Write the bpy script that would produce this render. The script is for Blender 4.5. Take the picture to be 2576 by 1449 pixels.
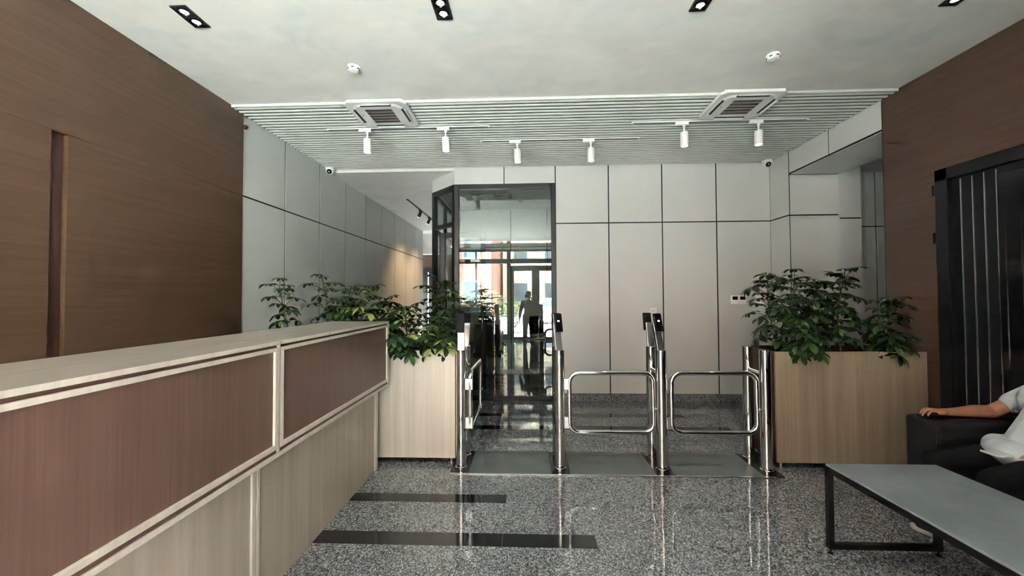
import bpy, math, random
from mathutils import Vector, Matrix
random.seed(7)
sc = bpy.context.scene
col = sc.collection
for o in list(bpy.data.objects): bpy.data.objects.remove(o)

# ------------------------------------------------------------------ camera
F, CX, CY, EYE = 960.0, 1288.0, 724.5, 1.5
dy = Vector(((1325-CX)/F, -(745.5-CY)/F, -1.0)).normalized()
hd = Vector((1, .0047, 0)); dx = (hd - dy*hd.dot(dy)).normalized(); dz = dx.cross(dy)
ROT = Matrix((dx, dy, dz))
cd = bpy.data.cameras.new('camera'); cam = bpy.data.objects.new('camera', cd); col.objects.link(cam)
cd.sensor_width = 36; cd.lens = F/2576*36; cd.clip_start = .02; cd.clip_end = 200
cam.matrix_world = Matrix.Translation((0, 0, EYE)) @ ROT.to_4x4()
sc.camera = cam

# ------------------------------------------------------------------ world, sun, daylight portal, exposure
w = bpy.data.worlds.new('world'); sc.world = w; w.use_nodes = True
bg = w.node_tree.nodes['Background']; bg.inputs[0].default_value = (.80, .90, 1.0, 1); bg.inputs[1].default_value = 4.0
sd = bpy.data.lights.new('sun', 'SUN'); sd.energy = 200; sd.angle = .01; sd.color = (.94, .985, 1)
sun = bpy.data.objects.new('sun', sd); col.objects.link(sun)
sun.rotation_euler = Vector((.60, -.13, -.79)).to_track_quat('-Z', 'Y').to_euler(); sun.location = (0, 8, 20)
pd = bpy.data.lights.new('daylight_portal', 'AREA'); pd.shape = 'RECTANGLE'; pd.size = 4.0; pd.size_y = 3.2
pd.cycles.is_portal = True
po = bpy.data.objects.new('daylight_portal', pd); col.objects.link(po); po.location = (-.88, -2.22, 1.6)
po.rotation_euler = Vector((0, 1, 0)).to_track_quat('-Z', 'Z').to_euler()
vs = sc.view_settings; vs.view_transform = 'Standard'; vs.look = 'None'; vs.gamma = 1; vs.exposure = 1.7
vs.use_curve_mapping = False
cy = sc.cycles; cy.use_denoising = True; cy.max_bounces = 7; cy.diffuse_bounces = 4; cy.glossy_bounces = 4; cy.use_adaptive_sampling = True; cy.adaptive_threshold = .05
cy.transparent_max_bounces = 12; cy.caustics_reflective = False; cy.caustics_refractive = False; cy.sample_clamp_indirect = 16

# ------------------------------------------------------------------ materials
M = {}
def nodes(name):
    m = bpy.data.materials.new(name); m.use_nodes = True; M[name] = m
    return m, m.node_tree.nodes, m.node_tree.links, m.node_tree.nodes['Principled BSDF']
def plain(name, c, rough=.5, metal=0, spec=.5, emit=0, ecol=None, noise=.06, nscale=40, bump=0, coat=0):
    m, n, l, p = nodes(name)
    p.inputs['Roughness'].default_value = rough; p.inputs['Metallic'].default_value = metal
    p.inputs['Specular IOR Level'].default_value = spec; p.inputs['Coat Weight'].default_value = coat
    t = n.new('ShaderNodeTexCoord'); x = n.new('ShaderNodeTexNoise'); x.inputs['Scale'].default_value = nscale
    x.inputs['Detail'].default_value = 4
    l.new(t.outputs['Object'], x.inputs['Vector'])
    r = n.new('ShaderNodeValToRGB'); l.new(x.outputs['Fac'], r.inputs[0])
    r.color_ramp.elements[0].position = .3; r.color_ramp.elements[1].position = .7
    r.color_ramp.elements[0].color = (*[v*(1-noise) for v in c], 1); r.color_ramp.elements[1].color = (*[min(1, v*(1+noise)) for v in c], 1)
    l.new(r.outputs[0], p.inputs['Base Color'])
    if emit:
        p.inputs['Emission Color'].default_value = (*(ecol or c), 1); p.inputs['Emission Strength'].default_value = emit
    if bump:
        b = n.new('ShaderNodeBump'); b.inputs['Strength'].default_value = bump; b.inputs['Distance'].default_value = .01
        l.new(x.outputs['Fac'], b.inputs['Height']); l.new(b.outputs[0], p.inputs['Normal'])
    return m
def wood(name, c1, c2, scale, rough=.45, spec=.4, bump=.05):
    """scale: mapping per axis, small along the grain"""
    m, n, l, p = nodes(name)
    t = n.new('ShaderNodeTexCoord'); mp = n.new('ShaderNodeMapping'); mp.inputs['Scale'].default_value = scale
    l.new(t.outputs['Object'], mp.inputs[0])
    a = n.new('ShaderNodeTexNoise'); a.inputs['Scale'].default_value = 1; a.inputs['Detail'].default_value = 6; a.inputs['Roughness'].default_value = .65
    l.new(mp.outputs[0], a.inputs['Vector'])
    r = n.new('ShaderNodeValToRGB'); l.new(a.outputs['Fac'], r.inputs[0])
    r.color_ramp.elements[0].position = .32; r.color_ramp.elements[1].position = .68
    r.color_ramp.elements[0].color = (*c1, 1); r.color_ramp.elements[1].color = (*c2, 1)
    l.new(r.outputs[0], p.inputs['Base Color'])
    b = n.new('ShaderNodeBump'); b.inputs['Strength'].default_value = bump; b.inputs['Distance'].default_value = .004
    l.new(a.outputs['Fac'], b.inputs['Height']); l.new(b.outputs[0], p.inputs['Normal'])
    p.inputs['Roughness'].default_value = rough; p.inputs['Specular IOR Level'].default_value = spec
    return m
BR1, BR2 = (.060, .031, .0180), (.090, .049, .0290)
wood('brown_horizontal', BR1, BR2, (30, 1.2, 45), .42, .45)
wood('brown_vertical', (.125, .064, .048), (.165, .090, .070), (110, 110, 1.6), .40, .5)
wood('oak_vertical', (.40, .318, .262), (.55, .455, .39), (16, 16, .55), .42, .4)
wood('oak_along', (.195, .168, .142), (.265, .235, .205), (26, 1.4, 26), .42, .4)
wood('oak_warm', (.25, .187, .125), (.37, .287, .20), (16, 16, .55), .42, .4)
wood('oak_light', (.56, .475, .41), (.71, .63, .56), (20, 20, .5), .42, .4)
wood('dark_wood', (.045, .020, .014), (.075, .036, .026), (30, 30, 1), .4, .4)
plain('panel_grey', (.585, .595, .57), .38, 0, .45, noise=.015, nscale=3)
plain('joint_black', (.010, .010, .011), .7, noise=.1)
plain('slat_grey', (.53, .535, .49), .45, noise=.02, nscale=6)
plain('slat_felt', (.075, .075, .068), .9, noise=.15, nscale=60)
plain('chrome', (.80, .79, .77), .035, 1, noise=.02)
plain('brushed_steel', (.52, .52, .53), .28, 1, noise=.06, nscale=60)
plain('steel_plate', (.10, .10, .105), .16, 1, noise=.1)
plain('base_plate', (.045, .045, .048), .25, .6, noise=.1)
plain('mat_grey', (.125, .14, .143), .42, 0, .4, noise=.12, nscale=160)
plain('white_plastic', (.84, .84, .82), .35, noise=.01)
plain('ac_white', (.74, .73, .71), .4, noise=.015)
plain('black_plastic', (.012, .012, .013), .3, noise=.1)
plain('black_matte', (.010, .010, .011), .8, 0, .15, noise=.1)
plain('black_gloss', (.006, .006, .008), .12, 0, .5, noise=.1)
plain('black_metal', (.010, .010, .011), .32, .3, .4, noise=.12)
plain('frame_grey', (.018, .020, .020), .38, 0, .35, noise=.08)
plain('door_black', (.008, .009, .010), .45, 0, .2, noise=.15, nscale=12)
plain('grille_brown', (.16, .12, .11), .6, noise=.1)
plain('slot_dark', (.008, .008, .008), .6, noise=.1)
plain('sofa_black', (.018, .018, .020), .85, 0, .25, noise=.25, nscale=220, bump=.3)
plain('soil', (.03, .02, .014), .95, noise=.4, nscale=90, bump=.8)
plain('stem', (.10, .095, .045), .7, noise=.2)
plain('petiole', (.075, .12, .035), .5, noise=.15)
plain('leaf_green', (.018, .042, .012), .30, 0, .5, noise=.35, nscale=14)
plain('leaf_bright', (.045, .095, .020), .32, 0, .5, noise=.3, nscale=14)
plain('leaf_yellow', (.30, .36, .10), .38, 0, .45, noise=.2, nscale=20)
plain('skin', (.36, .165, .095), .55, 0, .35, noise=.10, nscale=30, bump=.05)
plain('nail', (.52, .27, .20), .35, noise=.03)
plain('shirt', (.56, .60, .63), .85, 0, .2, noise=.10, nscale=9, bump=.5)
plain('shirt_dark', (.045, .05, .06), .85, 0, .2, noise=.1)
plain('trousers', (.006, .006, .007), .85, 0, .2, noise=.2)
plain('belt', (.10, .015, .02), .5, noise=.1)
plain('hair', (.012, .009, .008), .6, noise=.3, nscale=80)
plain('eye', (.7, .7, .68), .2); plain('iris', (.03, .015, .01), .2); plain('lip', (.30, .11, .08), .5)
plain('sole_white', (.55, .54, .50), .6); plain('shoe_black', (.012, .012, .014), .5)
plain('red_plastic', (.08, .003, .006), .3)
plain('lamp_lens', (1, .97, .9), .3, emit=1.6, ecol=(1, .96, .9))
plain('spot_lens', (1, 1, 1), .3, emit=1.2, ecol=(1, .97, .92))
plain('icon_white', (.9, .9, .9), .4, emit=1.0)
plain('led_strip', (1, .98, .94), .4, emit=4, ecol=(1, .98, .95))
plain('indicator', (.9, .9, .9), .4)
plain('office_wall', (.42, .42, .40), .5, noise=.02)
plain('brick_red', (.36, .13, .10), .8, noise=.15, nscale=8)
plain('facade_cream', (.66, .58, .46), .85, noise=.05, nscale=5)
plain('window_far', (.10, .13, .16), .15, noise=.2)
plain('paving', (.40, .40, .39), .9, noise=.12, nscale=3)
plain('hedge', (.07, .14, .03), .6, noise=.4, nscale=30)
plain('tree_bark', (.09, .06, .04), .9, noise=.3)
plain('car_white', (.7, .7, .7), .25, noise=.02); plain('rubber', (.02, .02, .02), .8)

def plaster():
    m, n, l, p = nodes('plaster')
    t = n.new('ShaderNodeTexCoord'); mp = n.new('ShaderNodeMapping'); mp.inputs['Scale'].default_value = (1.2, 1.7, 1); mp.inputs['Rotation'].default_value = (0, 0, .5)
    l.new(t.outputs['Object'], mp.inputs[0])
    a = n.new('ShaderNodeTexNoise'); a.inputs['Scale'].default_value = 1.3; a.inputs['Detail'].default_value = 7; a.inputs['Distortion'].default_value = .5
    b = n.new('ShaderNodeTexNoise'); b.inputs['Scale'].default_value = 3.1; b.inputs['Detail'].default_value = 5
    for x in (a, b): l.new(mp.outputs[0], x.inputs['Vector'])
    r = n.new('ShaderNodeValToRGB'); l.new(a.outputs['Fac'], r.inputs[0]); e = r.color_ramp.elements
    e[0].position = .30; e[0].color = (.57, .60, .58, 1); e[1].position = .72; e[1].color = (.84, .82, .75, 1)
    e.new(.44).color = (.74, .735, .68, 1); e.new(.56).color = (.75, .70, .64, 1)
    r2 = n.new('ShaderNodeValToRGB'); l.new(b.outputs['Fac'], r2.inputs[0]); e = r2.color_ramp.elements
    e[0].position = .35; e[0].color = (.66, .665, .64, 1); e[1].position = .65; e[1].color = (.83, .80, .745, 1)
    x = n.new('ShaderNodeMix'); x.data_type = 'RGBA'; x.inputs[0].default_value = .4
    l.new(r.outputs[0], x.inputs[6]); l.new(r2.outputs[0], x.inputs[7]); l.new(x.outputs[2], p.inputs['Base Color'])
    p.inputs['Roughness'].default_value = .5; p.inputs['Specular IOR Level'].default_value = .3
    bm = n.new('ShaderNodeBump'); bm.inputs['Strength'].default_value = .08; l.new(b.outputs['Fac'], bm.inputs['Height']); l.new(bm.outputs[0], p.inputs['Normal'])
plaster()
def granite(name, cols, sc1, rough, tile=False):
    m, n, l, p = nodes(name)
    t = n.new('ShaderNodeTexCoord')
    v = n.new('ShaderNodeTexVoronoi'); v.inputs['Scale'].default_value = sc1; l.new(t.outputs['Object'], v.inputs['Vector'])
    a = n.new('ShaderNodeTexNoise'); a.inputs['Scale'].default_value = sc1*1.1; a.inputs['Detail'].default_value = 3; l.new(t.outputs['Object'], a.inputs['Vector'])
    h = n.new('ShaderNodeSeparateColor'); l.new(v.outputs['Color'], h.inputs[0])
    ad = n.new('ShaderNodeMath'); ad.operation = 'MULTIPLY_ADD'; ad.inputs[1].default_value = .55; l.new(h.outputs[0], ad.inputs[0])
    mu = n.new('ShaderNodeMath'); mu.operation = 'MULTIPLY'; mu.inputs[1].default_value = .5; l.new(a.outputs['Fac'], mu.inputs[0]); l.new(mu.outputs[0], ad.inputs[2])
    r = n.new('ShaderNodeValToRGB'); l.new(ad.outputs[0], r.inputs[0]); e = r.color_ramp.elements
    e[0].position = cols[0][0]; e[0].color = (*cols[0][1], 1); e[1].position = cols[-1][0]; e[1].color = (*cols[-1][1], 1)
    for q, c in cols[1:-1]: e.new(q).color = (*c, 1)
    l.new(r.outputs[0], p.inputs['Base Color'])
    p.inputs['Roughness'].default_value = rough; p.inputs['Specular IOR Level'].default_value = .75
granite('granite', [(.22, (.030, .033, .036)), (.42, (.104, .111, .119)), (.62, (.205, .213, .224)), (.80, (.52, .53, .54))], 150, .035)
granite('granite_dark', [(.2, (.008, .008, .009)), (.6, (.016, .016, .017)), (.9, (.035, .035, .037))], 150, .06)
plain('concrete_top', (.225, .25, .262), .36, 0, .45, noise=.16, nscale=5)

def glass(name, tint, f0):
    m = bpy.data.materials.new(name); m.use_nodes = True; M[name] = m; n = m.node_tree.nodes; l = m.node_tree.links
    n.clear(); out = n.new('ShaderNodeOutputMaterial')
    tr = n.new('ShaderNodeBsdfTransparent'); tr.inputs[0].default_value = (*tint, 1)
    gl = n.new('ShaderNodeBsdfGlossy'); gl.inputs['Roughness'].default_value = 0; gl.inputs[0].default_value = (1, 1, 1, 1)
    lw = n.new('ShaderNodeLayerWeight'); lw.inputs[0].default_value = .5
    pw = n.new('ShaderNodeMath'); pw.operation = 'POWER'; pw.inputs[1].default_value = 5; l.new(lw.outputs['Facing'], pw.inputs[0])
    ma = n.new('ShaderNodeMath'); ma.operation = 'MULTIPLY_ADD'; ma.inputs[1].default_value = 1-f0; ma.inputs[2].default_value = f0; l.new(pw.outputs[0], ma.inputs[0])
    mx = n.new('ShaderNodeMixShader'); l.new(ma.outputs[0], mx.inputs[0]); l.new(tr.outputs[0], mx.inputs[1]); l.new(gl.outputs[0], mx.inputs[2])
    l.new(mx.outputs[0], out.inputs[0])
glass('glass_office', (.86, .90, .88), .085)
glass('glass_clear', (.95, .97, .96), .04)

# ------------------------------------------------------------------ mesh helpers
class B:
    def __init__(s): s.v = []; s.f = []; s.mi = []; s.cur = 0; s.sm = False
    def add(s, vs_, fs_, mi=None):
        o = len(s.v); s.v += [Vector(a) for a in vs_]; s.f += [tuple(i+o for i in f) for f in fs_]
        s.mi += [s.cur if mi is None else mi]*len(fs_); return s
    def box(s, x0, x1, y0, y1, z0, z1, mi=None):
        v = [(x, y, z) for z in (z0, z1) for y in (y0, y1) for x in (x0, x1)]
        return s.add(v, [(0, 2, 3, 1), (4, 5, 7, 6), (0, 1, 5, 4), (2, 6, 7, 3), (0, 4, 6, 2), (1, 3, 7, 5)], mi)
    def obox(s, c, half, rot, mi=None):
        c = Vector(c); v = [c + rot @ Vector((x*half[0], y*half[1], z*half[2])) for z in (-1, 1) for y in (-1, 1) for x in (-1, 1)]
        return s.add(v, [(0, 2, 3, 1), (4, 5, 7, 6), (0, 1, 5, 4), (2, 6, 7, 3), (0, 4, 6, 2), (1, 3, 7, 5)], mi)
    def prism(s, poly, z0, z1, mi=None):
        n = len(poly); v = [(x, y, z0) for x, y in poly] + [(x, y, z1) for x, y in poly]
        return s.add(v, [tuple(range(n-1, -1, -1)), tuple(range(n, 2*n))] + [(i, (i+1) % n, n+(i+1) % n, n+i) for i in range(n)], mi)
    def lathe(s, p0, p1, prof, seg=20, mi=None):
        """prof: list of (t along p0->p1 in metres, radius); closed with caps"""
        p0 = Vector(p0); ax = (Vector(p1)-p0).normalized(); a = ax.orthogonal().normalized(); b = ax.cross(a)
        vs_ = []; 
        for t, r in prof:
            for k in range(seg):
                q = 2*math.pi*k/seg; vs_.append(p0 + ax*t + (a*math.cos(q)+b*math.sin(q))*r)
        fs_ = []
        for i in range(len(prof)-1):
            for k in range(seg): fs_.append((i*seg+k, i*seg+(k+1) % seg, (i+1)*seg+(k+1) % seg, (i+1)*seg+k))
        fs_.append(tuple(range(seg-1, -1, -1))); fs_.append(tuple((len(prof)-1)*seg+k for k in range(seg)))
        return s.add(vs_, fs_, mi)
    def cyl(s, p0, p1, r, seg=20, mi=None, r1=None):
        L = (Vector(p1)-Vector(p0)).length; return s.lathe(p0, p1, [(0, r), (L, r if r1 is None else r1)], seg, mi)
    def capsule(s, p0, r0, p1, r1, seg=14, mi=None):
        p0 = Vector(p0); p1 = Vector(p1); L = max((p1-p0).length, 1e-4)
        pr = [(-r0*math.cos(q), max(r0*math.sin(q), 1e-4)) for q in (0.02, .5, 1.0, 1.5708)] + [(L+r1*math.sin(q), max(r1*math.cos(q), 1e-4)) for q in (0, .5, 1.0, 1.55)]
        if L < 1e-3: p1 = p0 + Vector((0, 0, 1e-3))
        return s.lathe(p0, p1, pr, seg, mi)
    def ell(s, c, r, rot=None, seg=20, rings=14, mi=None):
        c = Vector(c); rot = rot or Matrix.Identity(3); v = []; f = []
        for i in range(rings+1):
            th = math.pi*i/rings; st = max(math.sin(th), 1e-3)
            for k in range(seg):
                q = 2*math.pi*k/seg; v.append(c + rot @ Vector((r[0]*st*math.cos(q), r[1]*st*math.sin(q), r[2]*math.cos(th))))
        for i in range(rings):
            for k in range(seg): f.append((i*seg+k, (i+1)*seg+k, (i+1)*seg+(k+1) % seg, i*seg+(k+1) % seg))
        f.append(tuple(range(seg))); f.append(tuple(rings*seg+k for k in range(seg-1, -1, -1)))
        return s.add(v, f, mi)
    def tube(s, pts, r, seg=14, closed=False, mi=None):
        pts = [Vector(p) for p in pts]; n = len(pts); vs_ = []; ref = None
        for i, p in enumerate(pts):
            if closed: t = (pts[(i+1) % n]-pts[i-1]).normalized()
            else: t = (pts[min(i+1, n-1)]-pts[max(i-1, 0)]).normalized()
            if ref is None: ref = t.orthogonal().normalized()
            ref = (ref - t*ref.dot(t)).normalized(); b = t.cross(ref)
            rr = r[i] if isinstance(r, (list, tuple)) else r
            for k in range(seg):
                q = 2*math.pi*k/seg; vs_.append(p + (ref*math.cos(q)+b*math.sin(q))*rr)
        fs_ = []
        for i in range(n if closed else n-1):
            j = (i+1) % n
            for k in range(seg): fs_.append((i*seg+k, i*seg+(k+1) % seg, j*seg+(k+1) % seg, j*seg+k))
        if not closed: fs_ += [tuple(range(seg-1, -1, -1)), tuple((n-1)*seg+k for k in range(seg))]
        return s.add(vs_, fs_, mi)
    def build(s, name, mats, parent=None, smooth=False, bevel=0, loc=None, segs=2):
        me = bpy.data.meshes.new(name); org = Vector(loc) if loc else Vector((0, 0, 0))
        if parent is not None:
            q = parent
            while q is not None: org = org + q.location; q = q.parent
        me.from_pydata([tuple(v-org) for v in s.v], [], s.f)
        mats = mats if isinstance(mats, (list, tuple)) else [mats]
        for m in mats: me.materials.append(M[m])
        for p, i in zip(me.polygons, s.mi): p.material_index = i
        me.validate(); me.update()
        import bmesh as _b
        bm = _b.new(); bm.from_mesh(me); _b.ops.recalc_face_normals(bm, faces=bm.faces); bm.to_mesh(me); bm.free()
        if smooth: me.shade_smooth() if smooth is True else me.set_sharp_from_angle(angle=math.radians(smooth)) 
        o = bpy.data.objects.new(name, me); col.objects.link(o); o.parent = parent
        if smooth and smooth is not True:
            for p in me.polygons: p.use_smooth = True
        if loc: o.location = loc
        if bevel:
            b = o.modifiers.new('bevel', 'BEVEL'); b.width = bevel; b.segments = segs; b.limit_method = 'ANGLE'; b.angle_limit = math.radians(40); b.harden_normals = False
        return o
def tag(o, label, cat, group=None):
    o['label'] = label; o['category'] = cat
    if group: o['group'] = group
    return o
def thing(name, label, cat, loc=(0, 0, 0), group=None):
    o = bpy.data.objects.new(name, None); o.empty_display_size = .1; col.objects.link(o); o.location = loc
    return tag(o, label, cat, group)
def struct(o, label=None):
    o['kind'] = 'structure'
    if label: o['label'] = label
    return o
def sempty(name, loc=(0, 0, 0), label=None):
    o = bpy.data.objects.new(name, None); o.empty_display_size = .1; col.objects.link(o); o.location = loc; return struct(o, label)
def box(x0, x1, y0, y1, z0, z1): return B().box(x0, x1, y0, y1, z0, z1)
def light(name, kind, loc, energy, color, aim=None, **k):
    d = bpy.data.lights.new(name, kind); d.energy = energy; d.color = color
    for a, b in k.items(): setattr(d, a, b)
    o = bpy.data.objects.new(name, d); col.objects.link(o); o.location = loc
    if aim: o.rotation_euler = (Vector(aim)-Vector(loc)).to_track_quat('-Z', 'Y').to_euler()
    return o

# ------------------------------------------------------------------ the room
LX, RX, YB, ZC = -2.93, 3.465, 5.535, 3.392
JZ = 2.555; G = .0085        # horizontal joint, half a joint
# floor
fl = struct(box(-5, 7.5, -2.05, 13, -.2, 0).build('floor', 'granite'), 'polished grey speckled granite floor')
def dark_tiles(x0, xs, y0, y1):
    a = x0
    for b in xs:
        box(a+.001, b-.001, y0, y1, -.02, .0009).build('floor_tile', 'granite_dark', fl); a = b
dark_tiles(-1.60, (-1.32, -.739, -.158, .417), 2.316, 2.443)
dark_tiles(-1.60, (-1.32, -.739, -.158), 2.80, 2.912)
dark_tiles(-.62, (-.04, .54, 1.12, 1.70, 2.28), 4.34, 4.46)
dark_tiles(-.62, (-.04, .54, 1.12, 1.93), 4.81, 4.925)

# ceiling: plaster slab, slat field with its backing, lower corridor ceiling
ce = struct(box(-5, 7.5, -2.05, 3.66, 3.412, 3.7).build('ceiling', 'plaster'), 'pale mottled plaster ceiling with a field of grey slats')
box(-5, 7.5, 3.66, 13, 3.412, 3.7).build('core', 'joint_black', ce); box(LX, RX, 3.635, YB+.003, 3.400, 3.413).build('slat_backing', 'slat_felt', ce)
slat_me = None; n_sl = 29; pitch = (YB-3.648)/n_sl
for i in range(n_sl):
    y = 3.648+pitch*(i+.5)
    if slat_me is None:
        s = B(); h = .0135; pr = [(-h, 3.4005), (-h, 3.390), (-h*.8, ZC-.0045), (-h*.4, ZC-.006), (h*.4, ZC-.006), (h*.8, ZC-.0045), (h, 3.390), (h, 3.4005)]; n = len(pr)
        v = [(x, a, z) for x in (LX+.012, RX-.012) for a, z in pr]
        s.add(v, [tuple(range(n)), tuple(range(2*n-1, n-1, -1))]+[(k, n+k, n+(k+1) % n, (k+1) % n) for k in range(n)])
        o = s.build('slat', 'slat_grey', ce); slat_me = o.data
    else:
        o = bpy.data.objects.new('slat', slat_me); col.objects.link(o); o.parent = ce
    o.location = (0, y, 0)
box(LX, RX, 3.630, 3.647, ZC-.004, 3.413).build('edge_trim', 'slat_grey', ce)
box(LX-1.5, -1.0, YB+.005, 13, 3.352, 3.43).build('corridor_ceiling', 'plaster', ce)
box(-1.48, 2.5, YB+.1, 8.2, 3.36, 3.43).build('office_ceiling', 'plaster', ce)

# left wall: brown wood part with a slot, then grey panels
wl = struct(box(-3.25, LX-.004, 3.8, 10.68, 0, 3.42).build('wall_left', 'joint_black'), 'left wall of brown wood and grey panels')
ZN = 2.542
box(LX-.25, -2.915, -2.05, 2.215, 0, ZN-.002).build('wood_panel', 'brown_horizontal', wl)
box(LX-.25, -2.915, 2.301, 3.797, 0, ZN-.002).build('wood_panel', 'brown_horizontal', wl)
box(LX-.25, -2.915, -2.05, 3.797, ZN, 3.415).build('wood_panel', 'brown_horizontal', wl)
box(LX-.25, LX-.017, 2.21, 2.305, 0, ZN-.001).build('niche_back', 'dark_wood', wl)
ys = [3.803, 4.508, 5.283, 6.055, 6.826, 7.60, 8.37, 9.14, 9.91, 10.68]
for a, b in zip(ys, ys[1:]):
    for z0, z1 in ((.1, JZ-G), (JZ+G, 3.40)):
        box(LX-.006, LX, a+G, b-G, z0, z1).build('panel', 'panel_grey', wl)
# left wall beyond the corner, corridor end
we = struct(box(-6, -1.3, 12.2, 12.5, 0, 3.43).build('wall_end', 'dark_wood'), 'dark brown end wall of the corridor')
struct(box(-6.2, -6, 10, 12.6, 0, 3.43).build('wall_side', 'joint_black'))
struct(box(-6, -2.95, 10.55, 10.676, 0, 3.43).build('wall_return', 'panel_grey'))
dd = sempty('door_3', (-3.05, 12.19, 0), 'dark corridor door with a bright vertical light slit')
box(-3.34, -2.50, 12.10, 12.2, 0, 2.32).build('leaf', 'black_metal', dd)
box(-3.36, -2.48, 12.08, 12.2, 2.32, 2.42).build('head', 'black_metal', dd)
box(-3.158, -3.132, 12.09, 12.11, .1, 2.28).build('glazed_slit', 'led_strip', dd)
struct(box(-3.25, -1.49, 11.0, 11.25, 2.75, 3.36).build('trim_1', 'plaster'), 'lintel across the corridor')

# back wall with panels, plinth
wb = struct(box(.418, RX+.03, YB+.004, YB+.16, 0, 3.43).build('wall_back', 'joint_black'), 'back wall of large pale grey panels')
xs = [.432, 1.189, 1.951, 2.715, RX-.004]
for a, b in zip(xs, xs[1:]):
    for z0, z1 in ((.105, JZ-G), (JZ+G, 3.42)):
        box(a+G*(a > .5), b-G*(b < 3.4), YB, YB+.006, z0, z1).build('panel', 'panel_grey', wb)
struct(box(.43, RX, YB-.012, YB+.02, 0, .10).build('baseboard_back', 'granite'), 'grey granite plinth under the back wall')
for a, b in ((-1.059, -.321), (-.321, .425)):
    box(a+.006, b-.008, YB, YB+.008, 3.147, 3.42).build('panel', 'panel_grey', wb)
box(-1.05, .43, YB+.005, YB+.12, 3.147, 3.43).build('header', 'joint_black', wb)
ca, cb = Vector((-1.059, YB, 0)), Vector((-1.486, 5.974, 0)); cdir = (cb-ca).normalized(); cn = Vector((cdir.y, -cdir.x, 0))
if cn.y > 0: cn = -cn
def cpoly(t0, t1, d0, d1):   # quad along the chamfer, t in metres from ca, d inwards
    return [((ca+cdir*t-cn*d).x, (ca+cdir*t-cn*d).y) for t, d in ((t0, d0), (t1, d0), (t1, d1), (t0, d1))]
CL = (cb-ca).length
B().prism(cpoly(.006, CL, 0, .1), 3.147, 3.42).build('panel', 'panel_grey', wb)
box(-1.486, -1.40, 5.99, 12.2, 3.147, 3.42).build('panel', 'panel_grey', wb)

# glazed office front: window_1
FR = 'frame_grey'
w1 = sempty('window_1', (-.3, YB, 0), 'tall dark framed glass office front')
def bar(parent, *a, m=FR): return box(*a).build('frame_bar', m, parent, bevel=.003, segs=1)
bar(w1, -1.055, -.985, YB-.012, YB+.07, 0, 3.145); bar(w1, .36, .425, YB-.012, YB+.07, 0, 3.145)
bar(w1, -.985, .36, YB-.012, YB+.07, 3.075, 3.145); bar(w1, -.985, .36, YB-.012, YB+.07, 0, .06)
box(-.985, .36, YB+.008, YB+.018, .06, 3.075).build('pane', 'glass_office', w1)
w3 = sempty('window_3', (-1.27, 5.75, 0), 'angled glass side of the office front')
def cbar(t0, t1, z0, z1): return B().prism(cpoly(t0, t1, -.008, .06), z0, z1).build('frame_bar', FR, w3)
cbar(0.0, .04, 0, 3.145); cbar(CL-.06, CL, 0, 3.145); cbar(.04, CL-.06, 3.075, 3.145)
B().prism(cpoly(.04, CL-.06, .014, .024), 2.60, 3.075).build('pane', 'glass_office', w3)
cbar(.04, CL-.06, 2.545, 2.60)
# office side wall of glass along the corridor
w4 = sempty('window_4', (-1.45, 8, 0), 'glass office wall along the corridor')
for a in (6.0, 6.75, 7.5, 8.2, 9.4): bar(w4, -1.486, -1.43, a, a+.06, 0, 3.145)
bar(w4, -1.486, -1.43, 6.0, 12.2, 3.085, 3.145); bar(w4, -1.486, -1.43, 6.0, 12.2, 0, .06); bar(w4, -1.486, -1.43, 6.0, 12.2, 2.52, 2.58)
box(-1.462, -1.452, 6.05, 8.2, .06, 3.085).build('pane', 'glass_office', w4)
box(-1.462, -1.452, 8.26, 12.2, .06, 3.085).build('pane', 'black_gloss', w4)
# open office door, swung inwards
d2 = sempty('door_2', (-1.43, 6.03, 0), 'open glass office door with a dark frame')
def dbar(*a): return box(*a).build('stile', FR, d2, bevel=.003, segs=1)
dbar(-1.40, -1.31, 6.08, 6.13, .02, 2.53); dbar(-.735, -.66, 6.08, 6.13, .02, 2.53)
dbar(-1.31, -.735, 6.08, 6.13, 2.45, 2.53); dbar(-1.31, -.735, 6.08, 6.13, .02, .12)
box(-1.31, -.735, 6.10, 6.108, .12, 2.45).build('pane', 'glass_clear', d2)
B().tube([(-.70, 6.08, .95), (-.70, 6.03, .95), (-.70, 6.03, 1.25), (-.70, 6.08, 1.25)], .011, 10).build('pull_handle', 'chrome', d2, smooth=True)
# office shell
wo = struct(box(-1.43, 2.5, 8.15, 8.35, 0, 3.43).build('wall_office', 'joint_black'), 'grey panelled wall inside the office')
for a, b in ((-1.43, -.335), (-.335, .44), (.44, 1.2), (1.2, 2.5)):
    for z0, z1 in ((0, JZ-G), (JZ+G, 3.36)):
        box(a+G, b-G, 8.13, 8.152, z0, z1).build('panel', 'office_wall', wo)
struct(box(2.5, 2.7, YB+.1, 8.35, 0, 3.43).build('wall_office_side', 'office_wall'))

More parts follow.
